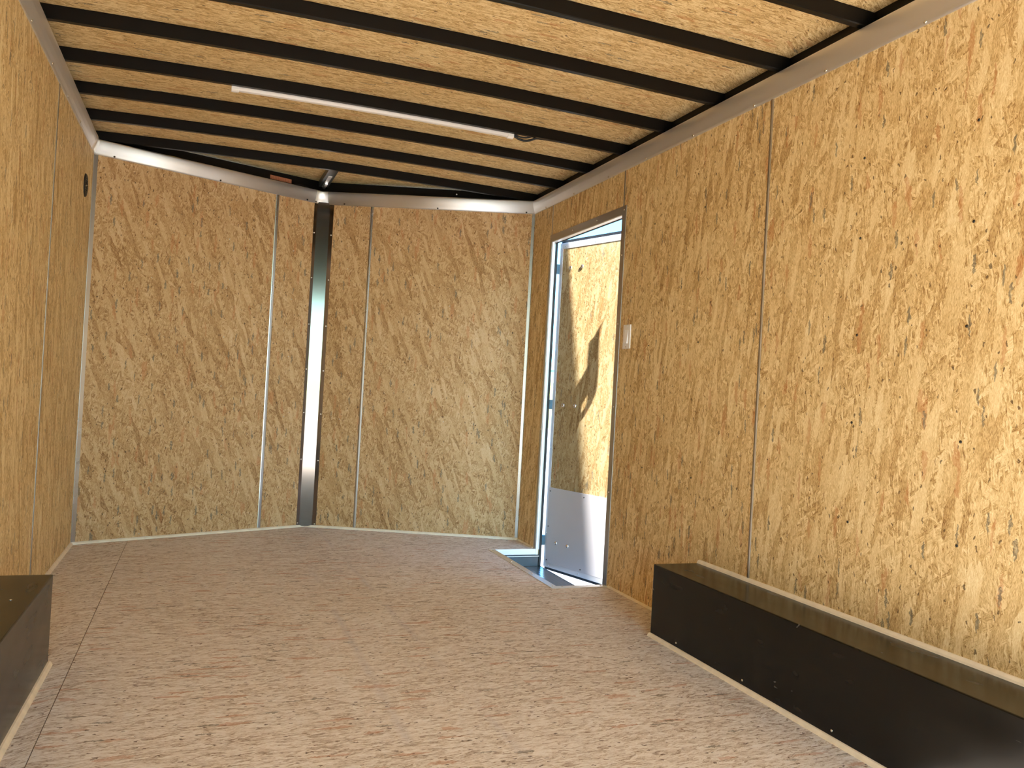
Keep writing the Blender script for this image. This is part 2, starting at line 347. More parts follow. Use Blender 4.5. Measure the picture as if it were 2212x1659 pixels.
# ------------------------------------------------------------------ dimensions (metres)
W = 2.46; YC = 4.79; YA = 5.307; YR = -2.07       # inner width, nose corners, nose tip, rear edge
SL = (YA-YC)/(W/2)
H1, H2, LIP = 2.014, 2.093, 0.022                  # metal cove: lower edge, upper lip, projection
ZC = lambda x: 2.148 + 0.022*(1-((x-1.25)/1.25)**2)
DN, DF, DH = 3.62, 4.49, 1.80                      # side door opening
BX, BZ, BY0, BY1 = 2.254, 0.2754, 0.55, 2.808      # right wheel box
NL = Vector((SL, -1, 0)).normalized(); NR = Vector((-SL, -1, 0)).normalized()   # inner normals of the nose walls
def nose(x, off=0.0, z=0.0):
    """point on the inner nose wall at x, pushed `off` into the room"""
    y = YC + SL*(x if x <= W/2 else W-x)
    n = NL if x < W/2 else NR
    if abs(x-W/2) < 1e-6: return Vector((x, YA - off*math.sqrt(1+SL*SL), z))
    return Vector((x, y, z)) + n*off

# ------------------------------------------------------------------ shell: floor
m = MB()
NX, NY0, NY1 = 2.204, 3.602, 4.497
FT = -0.022
def slab(m, poly, z0, z1, mi=0):
    m.face([(x, y, z1) for x, y in poly], mi); m.face([(x, y, z0) for x, y in reversed(poly)], mi)
    for (a, c) in zip(poly, poly[1:]+poly[:1]): m.face([(a[0], a[1], z0), (c[0], c[1], z0), (c[0], c[1], z1), (a[0], a[1], z1)], mi)
XS = 0.262
slab(m, [(XS, YR), (W+.01, YR), (W+.01, NY0), (NX, NY0), (NX, NY1), (W+.01, NY1), (W+.01, YC), (W/2, YA+.01), (XS, YC+SL*XS+.01)], FT, 0)
floor = struct(m.build('floor', M_FLOOR, grain=(1, 0, 0)))
m = MB(); slab(m, [(-.01, YR), (XS-.0025, YR), (XS-.0025, YC+SL*XS+.01), (-.01, YC+.005)], FT, -0.0006)
m.build('side_panel', M_FLOOR, parent=floor, grain=(.85, .5, 0), uvoff=(7.3, 2.1))
m = MB(); m.box(XS-.0025, XS, YR, YC+SL*XS, FT, -.003); m.build('panel_joint', plain('joint_brown', (.16, .11, .07), rough=.8), parent=floor)  # narrow brown strip in the seam between the floor panels

# ------------------------------------------------------------------ shell: side walls
WT = 0.036; ZT = 2.05; ZB = -.10
MW = [M_WALL, M_TILE]
inR = [0, 0, 0, 1, 0, 0]; inL = [0, 0, 0, 0, 0, 1]
m = MB(); m.box(W, W+WT, YR, DN, ZB, ZT, mats=inR); m.box(W, W+WT, DF+.0, YC+.06, ZB, ZT, mats=inR); m.box(W, W+WT, DN, DF, DH, ZT, mats=inR)
wall_r = struct(m.build('wall_right', MW, grain=(0, 0, 1)))
m = MB(); m.box(-WT, 0, YR, YC+.06, ZB, ZT, mats=inL)
wall_l = struct(m.build('wall_left', MW, grain=(0, 0, 1), uvoff=(3.3, 1.7)))
# nose walls
def nosewall(name, xa, xb, uvo):
    m = MB(); A, B = nose(xa), nose(xb)
    n = NL if xa < W/2-.01 else NR
    A2, B2 = A - n*WT, B - n*WT
    if abs(xb-W/2) < 1e-6: B2 = Vector((W/2, YA+WT*1.08, 0))
    if abs(xa-W/2) < 1e-6: A2 = Vector((W/2, YA+WT*1.08, 0))
    p = [A, B, B2, A2]
    m.hexa([(q.x, q.y, ZB) for q in p] + [(q.x, q.y, ZT) for q in p])
    return struct(m.build(name, [M_NOSE_DIM], grain=(0, 0, 1), uvoff=uvo))
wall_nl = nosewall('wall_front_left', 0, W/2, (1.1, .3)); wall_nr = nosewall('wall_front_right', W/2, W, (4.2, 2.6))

# ------------------------------------------------------------------ shell: ceiling sheets + roof skin
def ceil_panel(name, xa, xb, ya, yb, dz, uvo, grain, parent=None, nose_cut=False):
    m = MB(); nseg = max(2, int((xb-xa)/.1)); xs = [xa+(xb-xa)*i/nseg for i in range(nseg+1)]
    def yb_(x): return (YC + SL*(min(max(x, 0), W) if x <= W/2 else W-min(max(x, 0), W)) + .12) if nose_cut else yb
    for a, c in zip(xs, xs[1:]):
        for z in (0, .012):
            m.face([(a, ya, ZC(a)+dz+z), (c, ya, ZC(c)+dz+z), (c, yb_(c), ZC(c)+dz+z), (a, yb_(a), ZC(a)+dz+z)])
    return m.build(name, M_CEIL, parent=parent, grain=grain, uvoff=uvo)
ceiling = struct(ceil_panel('ceiling', -.045, 2.388, YR, 0, 0, (0, 0), (1, 0, 0), nose_cut=True))
ceil_panel('edge_panel', 2.384, 2.50, YR, 0, 0.0022, (2, 7), (.9, .6, 0), parent=ceiling, nose_cut=True)
m = MB()
poly = [(-.06, YR-.03), (2.507, YR-.03), (2.507, YC+.06), (W/2, YA+.16), (-.06, YC+.06)]
slab(m, poly, 2.205, 2.25)
struct(m.build('trim_20', M_TILE))      # outer roof skin

# side walls: closure above the boards (outer skin up to the roof)
m = MB(); m.box(2.5055, 2.5068, YR, YC+.05, ZT, 2.206); struct(m.build('trim_21', M_TILE))
m = MB(); m.box(-.058, -.056, YR, YC+.05, ZT, 2.206); struct(m.build('trim_22', M_TILE))

# ------------------------------------------------------------------ black roof rails behind the coves
def rail(name, pts_in, label):
    pass
m = MB(); m.box(2.487, 2.505, YR, YC+.05, 2.052, 2.20)
tag(m.build('roof_rail', M_BLACK, bevel=.002), 'long black steel roof rail above the metal cove on the right wall', 'rail')
m = MB(); m.box(-.055, -.030, YR, YC+.05, 2.052, 2.20)
tag(m.build('roof_rail', M_BLACK, bevel=.002), 'long black steel roof rail above the metal cove on the left wall', 'rail')
def rim(xa, xb, lab):
    m = MB(); n = NL if xa < W/2-.01 else NR
    A, B = nose(xa, 0) - n*.055, nose(xb, 0) - n*.055
    if abs(xb-W/2) < 1e-6: B = Vector((W/2, YA+.06, 0))
    if abs(xa-W/2) < 1e-6: A = Vector((W/2, YA+.06, 0))
    A2, B2 = A + Vector((0, .04, 0)), B + Vector((0, .04, 0))
    p = [A, B, B2, A2]
    m.hexa([(q.x, q.y, 2.052) for q in p] + [(q.x, q.y, ZC(q.x)-.001) for q in p])
    # lower flange reaching in over the cove, with a rolled edge
    C, D = nose(xa, .004), nose(xb, .004)
    q = [C, D, B, A]
    m.hexa([(v.x, v.y, 2.062) for v in q] + [(v.x, v.y, 2.066) for v in q])
    return tag(m.build('nose_beam', M_BLACK), lab, 'beam')
nb_l = rim(0.0, W/2, 'black roof beam with orange label above the left half of the front wall')
nb_r = rim(W/2, W, 'black steel roof beam above the right half of the pointed front wall')

# ------------------------------------------------------------------ roof bows
bow_names = {1: 'black roof bow nearest the front wall, its left end running into the metal corner',
             2: 'second black roof bow counted from the front wall',
             3: 'third black roof bow from the front wall, just beyond the lamp tube',
             4: 'black roof bow with the white lamp tube fixed along its far lower edge',
             5: 'black roof bow one bay nearer the viewer than the one with the lamp',
             6: 'sixth black roof bow from the front wall, two bays nearer than the lamp',
             7: 'seventh black roof bow from the front wall, entering at the top middle',
             8: 'nearest black roof bow in view, cutting across near the top right corner',
             9: 'black roof bow just behind the top edge of the photo, ninth from the front wall'}
def bow_mesh():
    m = MB(); xs = [-.035 + (2.525)*i/24 for i in range(25)]; d, wd, tk = .049, .027, .004
    # square channel, hollow: outline as a slightly rounded box with a turned lower lip
    r_ = .003
    def ring(x):
        z = ZC(x); pr = [(0, 0), (0, -d+r_), (r_, -d), (wd-r_, -d), (wd, -d+r_), (wd, 0)]
        return pr, z
    pr, _ = ring(0)
    m.sweep(pr, [((x, 0, ZC(x)-.001), (0, 1, 0), (0, 0, 1)) for x in xs])
    # nailing flanges against the sheet
    m.sweep([(-.0, -.003), (-.0, 0), (.045, 0), (.045, -.003)], [((x, 0, ZC(x)-.0008), (0, 1, 0), (0, 0, 1)) for x in xs])
    return m
proto = None
for k in range(1, 18):
    y = 4.832 - (k-1)*.398
    if k == 1: y = 4.826
    if y < YR+.05: break
    if proto is None:
        proto = bow_mesh().build('roof_bow', M_BLACK); o = proto
    else:
        o = proto.copy(); COL.objects.link(o)
    o.location = (0, y, 0)
    ords = {10: 'tenth', 11: 'eleventh', 12: 'twelfth', 13: 'thirteenth', 14: 'fourteenth', 15: 'fifteenth', 16: 'sixteenth', 17: 'seventeenth', 18: 'eighteenth'}
    tag(o, bow_names.get(k) or ords[k] + ' black roof bow from the front wall, over the rear part', 'roof bow', 'black roof bows')

# bow end clips on the right rail and self-tapping screws under the bows (children would be specks: kept on the nearest ones)
# ------------------------------------------------------------------ nose strut
st = tag(empty('roof_strut', (1.235, 4.86, 2.16)), 'short steel strut with shiny end between foremost roof bow and front wall tip', 'strut')
m = MB(); y0, y1 = 4.853, 5.34
m.box(1.205, 1.213, y0, y1, 2.135, 2.168); m.box(1.205, 1.262, y0, y1, 2.131, 2.136); m.box(1.254, 1.262, y0, y1, 2.135, 2.168)
m.build('channel', M_STEEL, parent=st, bevel=.001)
m = MB(); m.box(1.222, 1.246, 5.03, 5.325, 2.1275, 2.1305); m.box(1.226, 1.244, 5.20, 5.33, 2.118, 2.1275)
m.build('clip', M_ALU_B, parent=st, bevel=.001)['label'] = 'shiny bent metal clip at the lower end'

# ------------------------------------------------------------------ metal cove trim
COVE = [(0.0, H1), (0.0045, H1), (0.0065, H1+.010), (0.013, H1+.022), (0.020, H1+.040), (0.0235, H1+.058), (0.024, H1+.070), (LIP+.001, H2-.003), (0.016, H2),
        (0.0135, H2-.004), (0.019, H1+.066), (0.016, H1+.04), (0.006, H1+.02), (0.0, H1+.014)]
def cove(name, frames, mat):
    m = MB(); m.sweep(COVE, frames, caps=True)
    return struct(m.build(name, mat, smooth=True))
Z = Vector((0, 0, 1))
CR = NR + Vector((-1, 0, 0)); CR = CR / (1 + NR.dot(Vector((-1, 0, 0))))      # mitre offset at right corner
CL = NL + Vector((1, 0, 0)); CL = CL / (1 + NL.dot(Vector((1, 0, 0))))
CA = Vector((0, -math.sqrt(1+SL*SL), 0))
c_r = cove('trim_1', [((W, YR, 0), (-1, 0, 0), Z), ((W, YC, 0), CR, Z)], M_COVE)
c_l = cove('trim_2', [((0, YR, 0), (1, 0, 0), Z), ((0, YC-.13, 0), (1, 0, 0), Z)], M_COVE)
c_lj = cove('trim_3', [((0, YC-.132, 0), (1.05, 0, 0), Z), ((0, YC, 0), CL*1.03, Z)], M_ALU_B)
c_nl = cove('trim_4', [((0, YC, 0), CL, Z), (nose(W/2-.045), NL, Z)], M_COVE)
c_aj = cove('trim_5', [(nose(W/2-.05), NL*1.06, Z), (nose(W/2), CA*1.06, Z), (nose(W/2+.035), NR*1.06, Z)], M_ALU_B)
c_nr = cove('trim_6', [(nose(W/2+.03), NR, Z), ((W, YC, 0), CR, Z)], M_COVE)
for y in [-1.4, -1.0, -.6, -.2, .2, .6, 1.0, 1.41, 1.817, 2.22, 2.60, 3.011, 3.405, 3.784, 4.2, 4.6]:
    screw_copy(c_r, (W-.0058, y, H1+.007), (-1, 0, 0))
for y in [1.0, 1.4, 1.8, 2.2, 2.66, 3.078, 3.473, 3.852, 4.22]: screw_copy(c_l, (.0058, y, H1+.007), (1, 0, 0))
for x in (.09, .62, 1.13): screw_copy(c_nl, nose(x, .0058, H1+.009), NL, mat=M_NAIL)
screw_copy(c_aj, nose(1.185, .0062, H1+.009), NL, mat=M_NAIL)
for x in (1.36, 1.90, 2.41): screw_copy(c_nr, nose(x, .0058, H1+.009), NR, mat=M_NAIL)

# ------------------------------------------------------------------ vertical joint strips
def hump(wd, th): return [(-wd/2, 0), (-wd/2, th*.4), (-wd*.32, th*.85), (0, th), (wd*.32, th*.85), (wd/2, th*.4), (wd/2, 0)]
def strip(name, base, tdir, nrm, z0, z1, wd=.012, th=.003, mat=None):
    m = MB(); b0 = Vector(base); m.sweep(hump(wd, th), [(b0 + Z*z0, tdir, nrm), (b0 + Z*z1, tdir, nrm)])
    return struct(m.build(name, mat or M_ALU))
TL = Vector((1, SL, 0)).normalized(); TR = Vector((1, -SL, 0)).normalized()
strip('trim_7', nose(.3867*W), TL, NL, .014, H1+.006, wd=.020, th=.004)
strip('trim_8', nose(.6185*W), TR, NR, .014, H1+.006, wd=.017, th=.004)
strip('trim_9', (W, 2.497, 0), (0, 1, 0), (-1, 0, 0), BZ, H1+.006, wd=.013, th=.0045, mat=M_ALU_R)
strip('trim_10', (W, 3.612, 0), (0, 1, 0), (-1, 0, 0), DH+.04, H1+.006, wd=.012, th=.003, mat=M_ALU_R)
strip('trim_11', (W, 4.50, 0), (0, 1, 0), (-1, 0, 0), DH+.03, H1+.006, wd=.009, th=.003, mat=M_ALU_R)
strip('trim_12', (0, 3.685, 0), (0, 1, 0), (1, 0, 0), .012, H1+.006, wd=.012, th=.003, mat=M_ALU_R)
strip('trim_13', (0, 1.25, 0), (0, 1, 0), (1, 0, 0), .30, H1+.006, wd=.012, th=.003, mat=M_ALU_R)
# corner strips: folded angles in the two rear corners of the nose
def angle(name, c, d1, d2, n1, n2, w1, w2, z0, z1):
    m = MB(); c = Vector(c); t = .0022
    d1, d2 = Vector(d1), Vector(d2)
    b = (Vector(n1)+Vector(n2)); b = b/(1+Vector(n1).dot(Vector(n2)))*t
    pr = [c, c+d1*w1, c+d1*w1+Vector(n1)*t, c+b, c+d2*w2+Vector(n2)*t, c+d2*w2]
    i = [tuple(p) for p in pr]
    lo = [(p[0], p[1], z0) for p in i]; hi = [(p[0], p[1], z1) for p in i]
    for k in range(6):
        k2 = (k+1) % 6; m.face([lo[k], lo[k2], hi[k2], hi[k]])
    m.face(list(reversed(lo))); m.face(hi)
    return struct(m.build(name, M_ALU))
angle('trim_14', (0, YC, 0), (0, -1, 0), TL, (1, 0, 0), NL, .004, .020, .012, H1+.004)
angle('trim_15', (W, YC, 0), -TR, (0, -1, 0), NR, (-1, 0, 0), .018, .004, .012, H1+.004)

# ------------------------------------------------------------------ wide corner post at the tip of the nose
post = tag(empty('corner_post', (W/2, YA-.05, 0)), 'wide brushed aluminium corner cover upright at the tip of the front wall', 'corner cover')
m = MB(); xa, xb, xc, xd = 1.180, 1.197, 1.277, 1.299
P = [nose(xa, .0006), nose(xb, .0035), nose(xc, .0035), nose(xd, .0006)]
Q = [nose(xa, .0), nose(W/2, 0), nose(xd, .0)]
z0, z1 = .006, H1+.01
for a, c in zip(P, P[1:]): m.face([(a.x, a.y, z0), (c.x, c.y, z0), (c.x, c.y, z1), (a.x, a.y, z1)])
m.face([(P[0].x, P[0].y, z0), (Q[0].x, Q[0].y, z0), (Q[0].x, Q[0].y, z1), (P[0].x, P[0].y, z1)])
m.face([(P[3].x, P[3].y, z0), (Q[2].x, Q[2].y, z0), (Q[2].x, Q[2].y, z1), (P[3].x, P[3].y, z1)])
m.face([(p.x, p.y, z0) for p in P] + [(q.x, q.y, z0) for q in reversed(Q)])
m.face([(p.x, p.y, z1) for p in P] + [(q.x, q.y, z1) for q in reversed(Q)])
m.build('cover_plate', M_POST, parent=post)
for z in (.025, .42, .71, .98, 1.26, 1.549, 1.83):
    screw_copy(post, nose(1.187, .002, z), NL); screw_copy(post, nose(1.291, .002, z-.005), NR)

# ------------------------------------------------------------------ pale fillets at the foot of the walls
def fillet(name, segs, s=.013, mat=None):
    m = MB()
    for (a, c, nrm, zb) in segs:
        a, c, nrm = Vector(a), Vector(c), Vector(nrm)
        m.sweep([(0, 0), (s, 0), (s*.85, s*.45), (s*.4, s*.9), (0, s)], [(a + Z*zb, nrm, Z), (c + Z*zb, nrm, Z)])
    return struct(m.build(name, mat or M_PALE))
fillet('baseboard_front_left', [((0, YC, 0), nose(W/2), NL, 0)])
fillet('baseboard_front_right', [(nose(W/2), (W, YC, 0), NR, 0)])
fillet('baseboard_left', [((0, 2.854, 0), (0, YC, 0), (1, 0, 0), 0), ((0, YR, 0), (0, .55, 0), (1, 0, 0), 0)])
fillet('baseboard_right', [((W, 2.808, 0), (W, 3.56, 0), (-1, 0, 0), 0), ((W, DF+.04, 0), (W, YC, 0), (-1, 0, 0), 0), ((W, YR, 0), (W, BY0, 0), (-1, 0, 0), 0)], s=.009)

# ------------------------------------------------------------------ wheel boxes
def wheel_box(root, x0, x1, y0, y1, inner, lab):
    side = -1 if inner == x0 else 1
    t = tag(empty('wheel_box', (inner, y1, 0)), lab, 'wheel box')
    m = MB(); m.box(x0, x1, y0, y1, 0.0, BZ); m.build('plywood_casing', M_BOX, parent=t, bevel=.0035)
    return t
wb_r = wheel_box(None, BX, W-.0005, BY0, BY1, BX, 'long glossy black wheel box on the floor against the right wall')
m = MB()
for a, c, n_, zb in (((BX, BY0, 0), (BX, BY1, 0), (-1, 0, 0), 0), ((W-.0006, BY0, 0), (W-.0006, BY1, 0), (-1, 0, 0), BZ)):
    m.sweep([(0, 0), (.013, 0), (.011, .006), (.005, .012), (0, .013)], [(Vector(a)+Z*zb, n_, Z), (Vector(c)+Z*zb, n_, Z)])
m.build('edge_bead', M_PALE, parent=wb_r)['label'] = 'pale wooden bead along the edges of the box'
for y in (1.42, 1.822, 2.225, 2.621): screw_copy(wb_r, (BX, y, .028), (-1, 0, 0), r=.004)
LB = .196
wb_l = tag(empty('wheel_box', (LB, 2.854, 0)), 'black wheel box on the floor against the left wall', 'wheel box')
m = MB(); xn = LB-.014
m.hexa([(.0005, .6, 0), (xn, .6, 0), (LB, 2.854, 0), (.0005, 2.854, 0), (.0005, .6, BZ), (xn, .6, BZ), (LB, 2.854, BZ), (.0005, 2.854, BZ)])
m.build('plywood_casing', M_BOX, parent=wb_l, bevel=.0035)
m = MB(); m.sweep([(0, 0), (.013, 0), (.011, .006), (.005, .012), (0, .013)], [((xn, .6, 0), (1, 0, 0), Z), ((LB, 2.854, 0), (1, 0, 0), Z)])
m.build('edge_bead', M_PALE, parent=wb_l)['label'] = 'pale wooden bead along the foot of the box'
screw_copy(wb_l, (.14, 2.55, BZ), (0, 0, 1), r=.004)

# ------------------------------------------------------------------ nails in the boards
for y in (1.634, 2.03):
    for z in (.582, .857, 1.15, 1.42, 1.69): screw_copy(wall_r, (W, y + random.uniform(-.006, .006), z + random.uniform(-.02, .02)), (-1, 0, 0), r=.0042, mat=M_NAIL, name='nail')
for y in (1.2, 2.9, 3.3):
    for z in (.6, 1.15, 1.7): screw_copy(wall_r, (W, y, z), (-1, 0, 0), r=.0036, mat=M_NAIL, name='nail')
for x, z in ((1.065, 1.695), (1.062, .681), (.688, 1.416), (.689, 1.133), (.312, .029), (.683, .018), (.69, .85), (.69, 1.7), (1.07, 1.40), (1.07, 1.05), (.30, 1.42)):
    screw_copy(wall_nl, nose(x, 0, z), NL, r=.0038)
for x, z in ((2.435, 1.14), (2.415, .18), (2.0, 1.42), (2.0, .7), (1.40, 1.62), (1.40, .68)): screw_copy(wall_nr, nose(x, 0, z), NR, r=.0038)

# ------------------------------------------------------------------ door frame + stepped threshold
df = struct(empty('trim_16', (W, DN, 0)))
tw = .040; tt = .003
m = MB()
m.box(W-tt, W, DN-tw, DN+.001, 0, DH+tw); m.box(W-tt, W, DN, DF+.028, DH, DH+tw); m.box(W-tt, W, DF, DF+.028, 0, DH)
m.build('face_flange', M_ALU_R, parent=df, bevel=.0008)['label'] = 'thin mill aluminium flange around the side doorway'
m = MB()
m.box(W, W+.013, DF-.006, DF+.002, -.034, DH); m.box(W, W+.013, DN-.002, DN+.004, -.034, DH); m.box(W, W+.026, DN, DF, DH-.004, DH+.002)
m.build('jamb_liner', M_WHITE, parent=df, bevel=.001)['label'] = 'white inner face of the doorway'
m = MB(); m.box(W+.013, W+.020, DF-.006, DF+.002, .0, DH-.004); m.box(W+.013, W+.020, DN-.002, DN+.006, -.034, DH-.004)
m.build('door_stop', M_ALU_R, parent=df, bevel=.001)
m = MB(); m.box(W+.020, W+.035, DF-.008, DF+.002, -.098, DH-.004); m.box(W+.020, W+.035, DN-.002, DN+.008, -.098, DH-.004); m.box(W+.026, W+.035, DN, DF, DH-.008, DH+.002)
m.build('rubber_seal', M_RUBBER, parent=df, bevel=.002)
for z in (1.60, 1.266, .863, .45): screw_copy(df, (W-tt, DN-.018, z), (-1, 0, 0), r=.0045)
for y in (3.60, 3.90, 4.20, 4.50): screw_copy(df, (W-tt, y, DH+.02), (-1, 0, 0), r=.0045)
for z in (1.45, 1.1, .7, .3): screw_copy(df, (W-tt, DF+.016, z), (-1, 0, 0), r=.0035)

sw = tag(empty('step_well', (2.17, 3.567, 0)), 'recessed metal edged entry step with diamond tread plate under the side doorway', 'step')
m = MB(); zt = .003
# flange on the floor: inner long edge and near edge, mitred at the corner
m.hexa([(2.170, 3.567, 0), (NX, 3.602, 0), (NX, 4.497, 0), (2.170, 4.497, 0), (2.170, 3.567, zt), (NX, 3.602, zt), (NX, 4.497, zt), (2.170, 4.497, zt)])
m.hexa([(2.170, 3.567, 0), (W, 3.567, 0), (W, 3.602, 0), (NX, 3.602, 0), (2.170, 3.567, zt), (W, 3.567, zt), (W, 3.602, zt), (NX, 3.602, zt)])
m.box(NX, NX+.003, 3.602, 4.497, -.034, zt); m.box(NX, W, 3.602, 3.605, -.034, zt)
m.build('edge_trim', M_ALU_B, parent=sw, bevel=.0006)['label'] = 'bright aluminium angle around the cut edge of the floor'
m = MB(); m.box(NX+.003, W+.013, 4.486, 4.497, -.030, .0025)
m.build('end_trim', M_WHITE, parent=sw, bevel=.0008)['label'] = 'white edge strip at the far end of the step'
m = MB()
m.box(NX+.003, W+.034, 4.483, 4.497, -.036, -.0302)                                    # black seal line
m.box(NX-.03, NX, 3.60, 4.50, -.0985, -.034); m.box(NX, W+.019, 4.487, 4.50, -.0975, -.0405); m.box(NX-.03, W, 3.58, 3.60, -.0985, -.034)
m.build('side_liner', M_STEEL, parent=sw, bevel=.001)['label'] = 'dark steel frame face below the floor edge'
m = MB(); m.box(NX+.003, W+.019, 4.478, 4.4895, -.0402, -.0362); m.build('sill_rib', M_ALU_R, parent=sw)
m = MB(); m.box(NX-.02, 2.494, 3.585, 4.503, -.106, -.098); m.box(2.490, 2.496, DN-.02, 4.503, -.130, -.0965)
m.build('tread_plate', M_TREAD, parent=sw, bevel=.001)['label'] = 'shiny diamond pattern tread plate'
for y in (3.60, 3.86, 4.16, 4.46): screw_copy(sw, (2.187, y, zt), (0, 0, 1), r=.0045)
for x in (2.23, 2.43): screw_copy(sw, (x, 3.585, zt), (0, 0, 1), r=.0045)

# ------------------------------------------------------------------ side door leaf
LO = Vector((2.512, 4.486, 0)); LA = R(-73.0); LU = Vector((math.cos(LA), math.sin(LA), 0)); LN = Vector((LU.y, -LU.x, 0))  # faces the room
if LN.x > 0: LN = -LN
LW, LZ0, LZ1, LT = .885, -.097, 1.792, .036
door = struct(empty('door_1', LO))
def lbox(m, s0, s1, z0, z1, d0, d1, mi=0):
    """s along the leaf, d depth behind the inner face (negative = proud of it)"""
    p = [LO + LU*s - LN*d for s, d in ((s0, d0), (s1, d0), (s1, d1), (s0, d1))]
    m.hexa([(q.x, q.y, z0) for q in p] + [(q.x, q.y, z1) for q in p], mi)
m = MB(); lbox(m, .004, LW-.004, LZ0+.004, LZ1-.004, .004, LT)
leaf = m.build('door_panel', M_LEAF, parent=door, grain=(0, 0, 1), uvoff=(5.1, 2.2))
m = MB(); e = .023
lbox(m, 0, e, LZ0, LZ1, 0, LT+.003); lbox(m, LW-e, LW, LZ0, LZ1, 0, LT+.003); lbox(m, e, LW-e, LZ1-.034, LZ1, 0, LT+.003); lbox(m, e, LW-e, LZ0, LZ0+.028, 0, LT+.003)
m.build('edge_frame', M_LEAFALU, parent=door, bevel=.0012)
m = MB(); lbox(m, -.002, LW, LZ1+.0, LZ1+.020, .010, LT+.012); lbox(m, -.004, LW, LZ0-.018, LZ0, .012, LT+.006)
m.build('weather_seal', M_RUBBER, parent=door, bevel=.002)
m = MB(); lbox(m, .018, LW-.018, LZ0+.028, .366, -.0015, .004)
m.build('kick_plate', M_KICK, parent=door, bevel=.0005)['label'] = 'pale grey painted kick plate across the foot of the door'
m = MB(); lbox(m, .004, LW-.004, LZ0+.002, LZ1-.002, LT, LT+.004); m.build('outer_skin', M_TILE, parent=door)
for z in (1.642, .848, .054):
    m = MB(); lbox(m, -.004, .24, z-.032, z+.032, LT+.004, LT+.010)
    a, b_ = Vector((W+WT, DF+.03, 0)), LO + LU*.0
    p = [Vector((W+WT-.002, DF-.010, 0)), LO + LU*.004 - LN*.002, LO + LU*.004 - LN*.030, Vector((W+WT+.0005, DF+.03, 0))]
    m.hexa([(q.x, q.y, z-.028) for q in p] + [(q.x, q.y, z+.028) for q in p])
    m.build('hinge', M_HINGE, parent=door, bevel=.002)
    for s_ in (.102, .203):
        c = LO + LU*s_ + Z*z
        q = MB(); q.lathe([(0, 0), (.0115, 0), (.0115, .002), (.0085, .006), (.004, .0078), (0, .008)], (0, 0, 0), LN, seg=16)
        o = q.build('hinge_bolt', M_SCREW, smooth=True); o.parent = door; o.location = c + LN*.0015 - LO
for s_, z in ((.028, -.055), (.028, .14), (.03, .345), (.32, .345), (.32, -.055)): screw_copy(door, LO + LU*s_ + LN*.0015 + Z*z, LN, r=.004, mat=M_NAIL)
for s_, z in ((.05, LZ1-.02), (.30, LZ1-.02), (.013, 1.2), (.013, .6), (.013, .1), (.30, LZ0+.014), (.05, LZ0+.014), (.013, 1.76)): screw_copy(door, LO + LU*s_ + Z*z, LN, r=.0038)

# ------------------------------------------------------------------ added strip, unseen on the outer wall, shaped to cast the door shadow
shade = [(2.53, .74), (2.581, .994), (2.597, 1.077), (2.597, 1.155), (2.598, 1.211), (2.611, 1.249), (2.618, 1.285), (2.629, 1.330), (2.6245, 1.295), (2.6235, 1.25), (2.6235, 1.192), (2.625, 1.053), (2.624, .952),
         (2.613, .874), (2.597, .799), (2.535, .60)]
hole = [(2.6015, .923), (2.595, .89), (2.590, .865), (2.5895, .835), (2.591, .820), (2.598, .852), (2.601, .88)]
def back(x, z):
    s_ = (x - LO.x)/LU.x; y = LO.y + LU.y*s_; t = (y-3.50)/1.77
    return Vector((x-.057*t, 3.50, z+t))
P3 = [back(*p) for p in shade]; Hh = [back(*p) for p in hole]
P3[0].x = P3[-1].x = 2.508
allp = P3 + Hh
tris = tessellate_polygon([[Vector((p.x, p.z, 0)) for p in P3], [Vector((p.x, p.z, 0)) for p in Hh]])
m = MB()
for t_ in tris:
    m.face([allp[i] for i in t_]); m.face([allp[i] + Vector((0, -.004, 0)) for i in reversed(t_)])
for ring in (P3, Hh):
    for a, c in zip(ring, ring[1:]+ring[:1]): m.face([a, c, c + Vector((0, -.004, 0)), a + Vector((0, -.004, 0))])
tag(m.build('shadow_strip', M_STEEL), 'added curved dark strip, unseen outside the doorway, shaped to cast a shadow on the door', 'strip')

# ------------------------------------------------------------------ lamp tube
ly = 4.832 - 3*.398 + .027 + .014
lamp = tag(empty('lamp_tube', (.64, ly, ZC(.64)-.05)), 'slim white tube lamp, switched off, along the underside of the fourth roof bow', 'lamp')
def lz(x): return ZC(x) - .049 - .004
xs = [.655 + (1.87-.655)*i/12 for i in range(13)]
m = MB(); m.sweep([(-.015, 0), (-.015, -.009), (-.010, -.018), (0, -.021), (.010, -.018), (.015, -.009), (.015, 0)], [((x, ly, lz(x)+.008), (0, 1, 0), (0, 0, 1)) for x in xs])
m.build('diffuser', M_TUBE, parent=lamp, smooth=False)
for xa, xb in ((.634, .664), (1.862, 1.892)):
    m = MB(); m.sweep([(-.017, .002), (-.017, -.018), (-.007, -.024), (.007, -.024), (.017, -.018), (.017, .002)], [((xa, ly, lz(xa)+.008), (0, 1, 0), (0, 0, 1)), ((xb, ly, lz(xb)+.008), (0, 1, 0), (0, 0, 1))])
    m.build('end_cap', M_PLASTIC, parent=lamp, bevel=.002)
m = MB()
pts = []
for i in range(15):
    t = i/14; x = 1.888 + .20*t; pts.append((x, ly - .018*t, lz(x) + .004 - .020*math.sin(min(1, t*1.7)*math.pi) + .004*t))
m.tube(pts, .0055, 8); pts2 = [(p[0], p[1]+.004, p[2]+.010+.006*math.sin(k/14*math.pi)) for k, p in enumerate(pts)]
m.tube(pts2, .004, 8)
m.build('cable', M_RUBBER, parent=lamp, smooth=True)

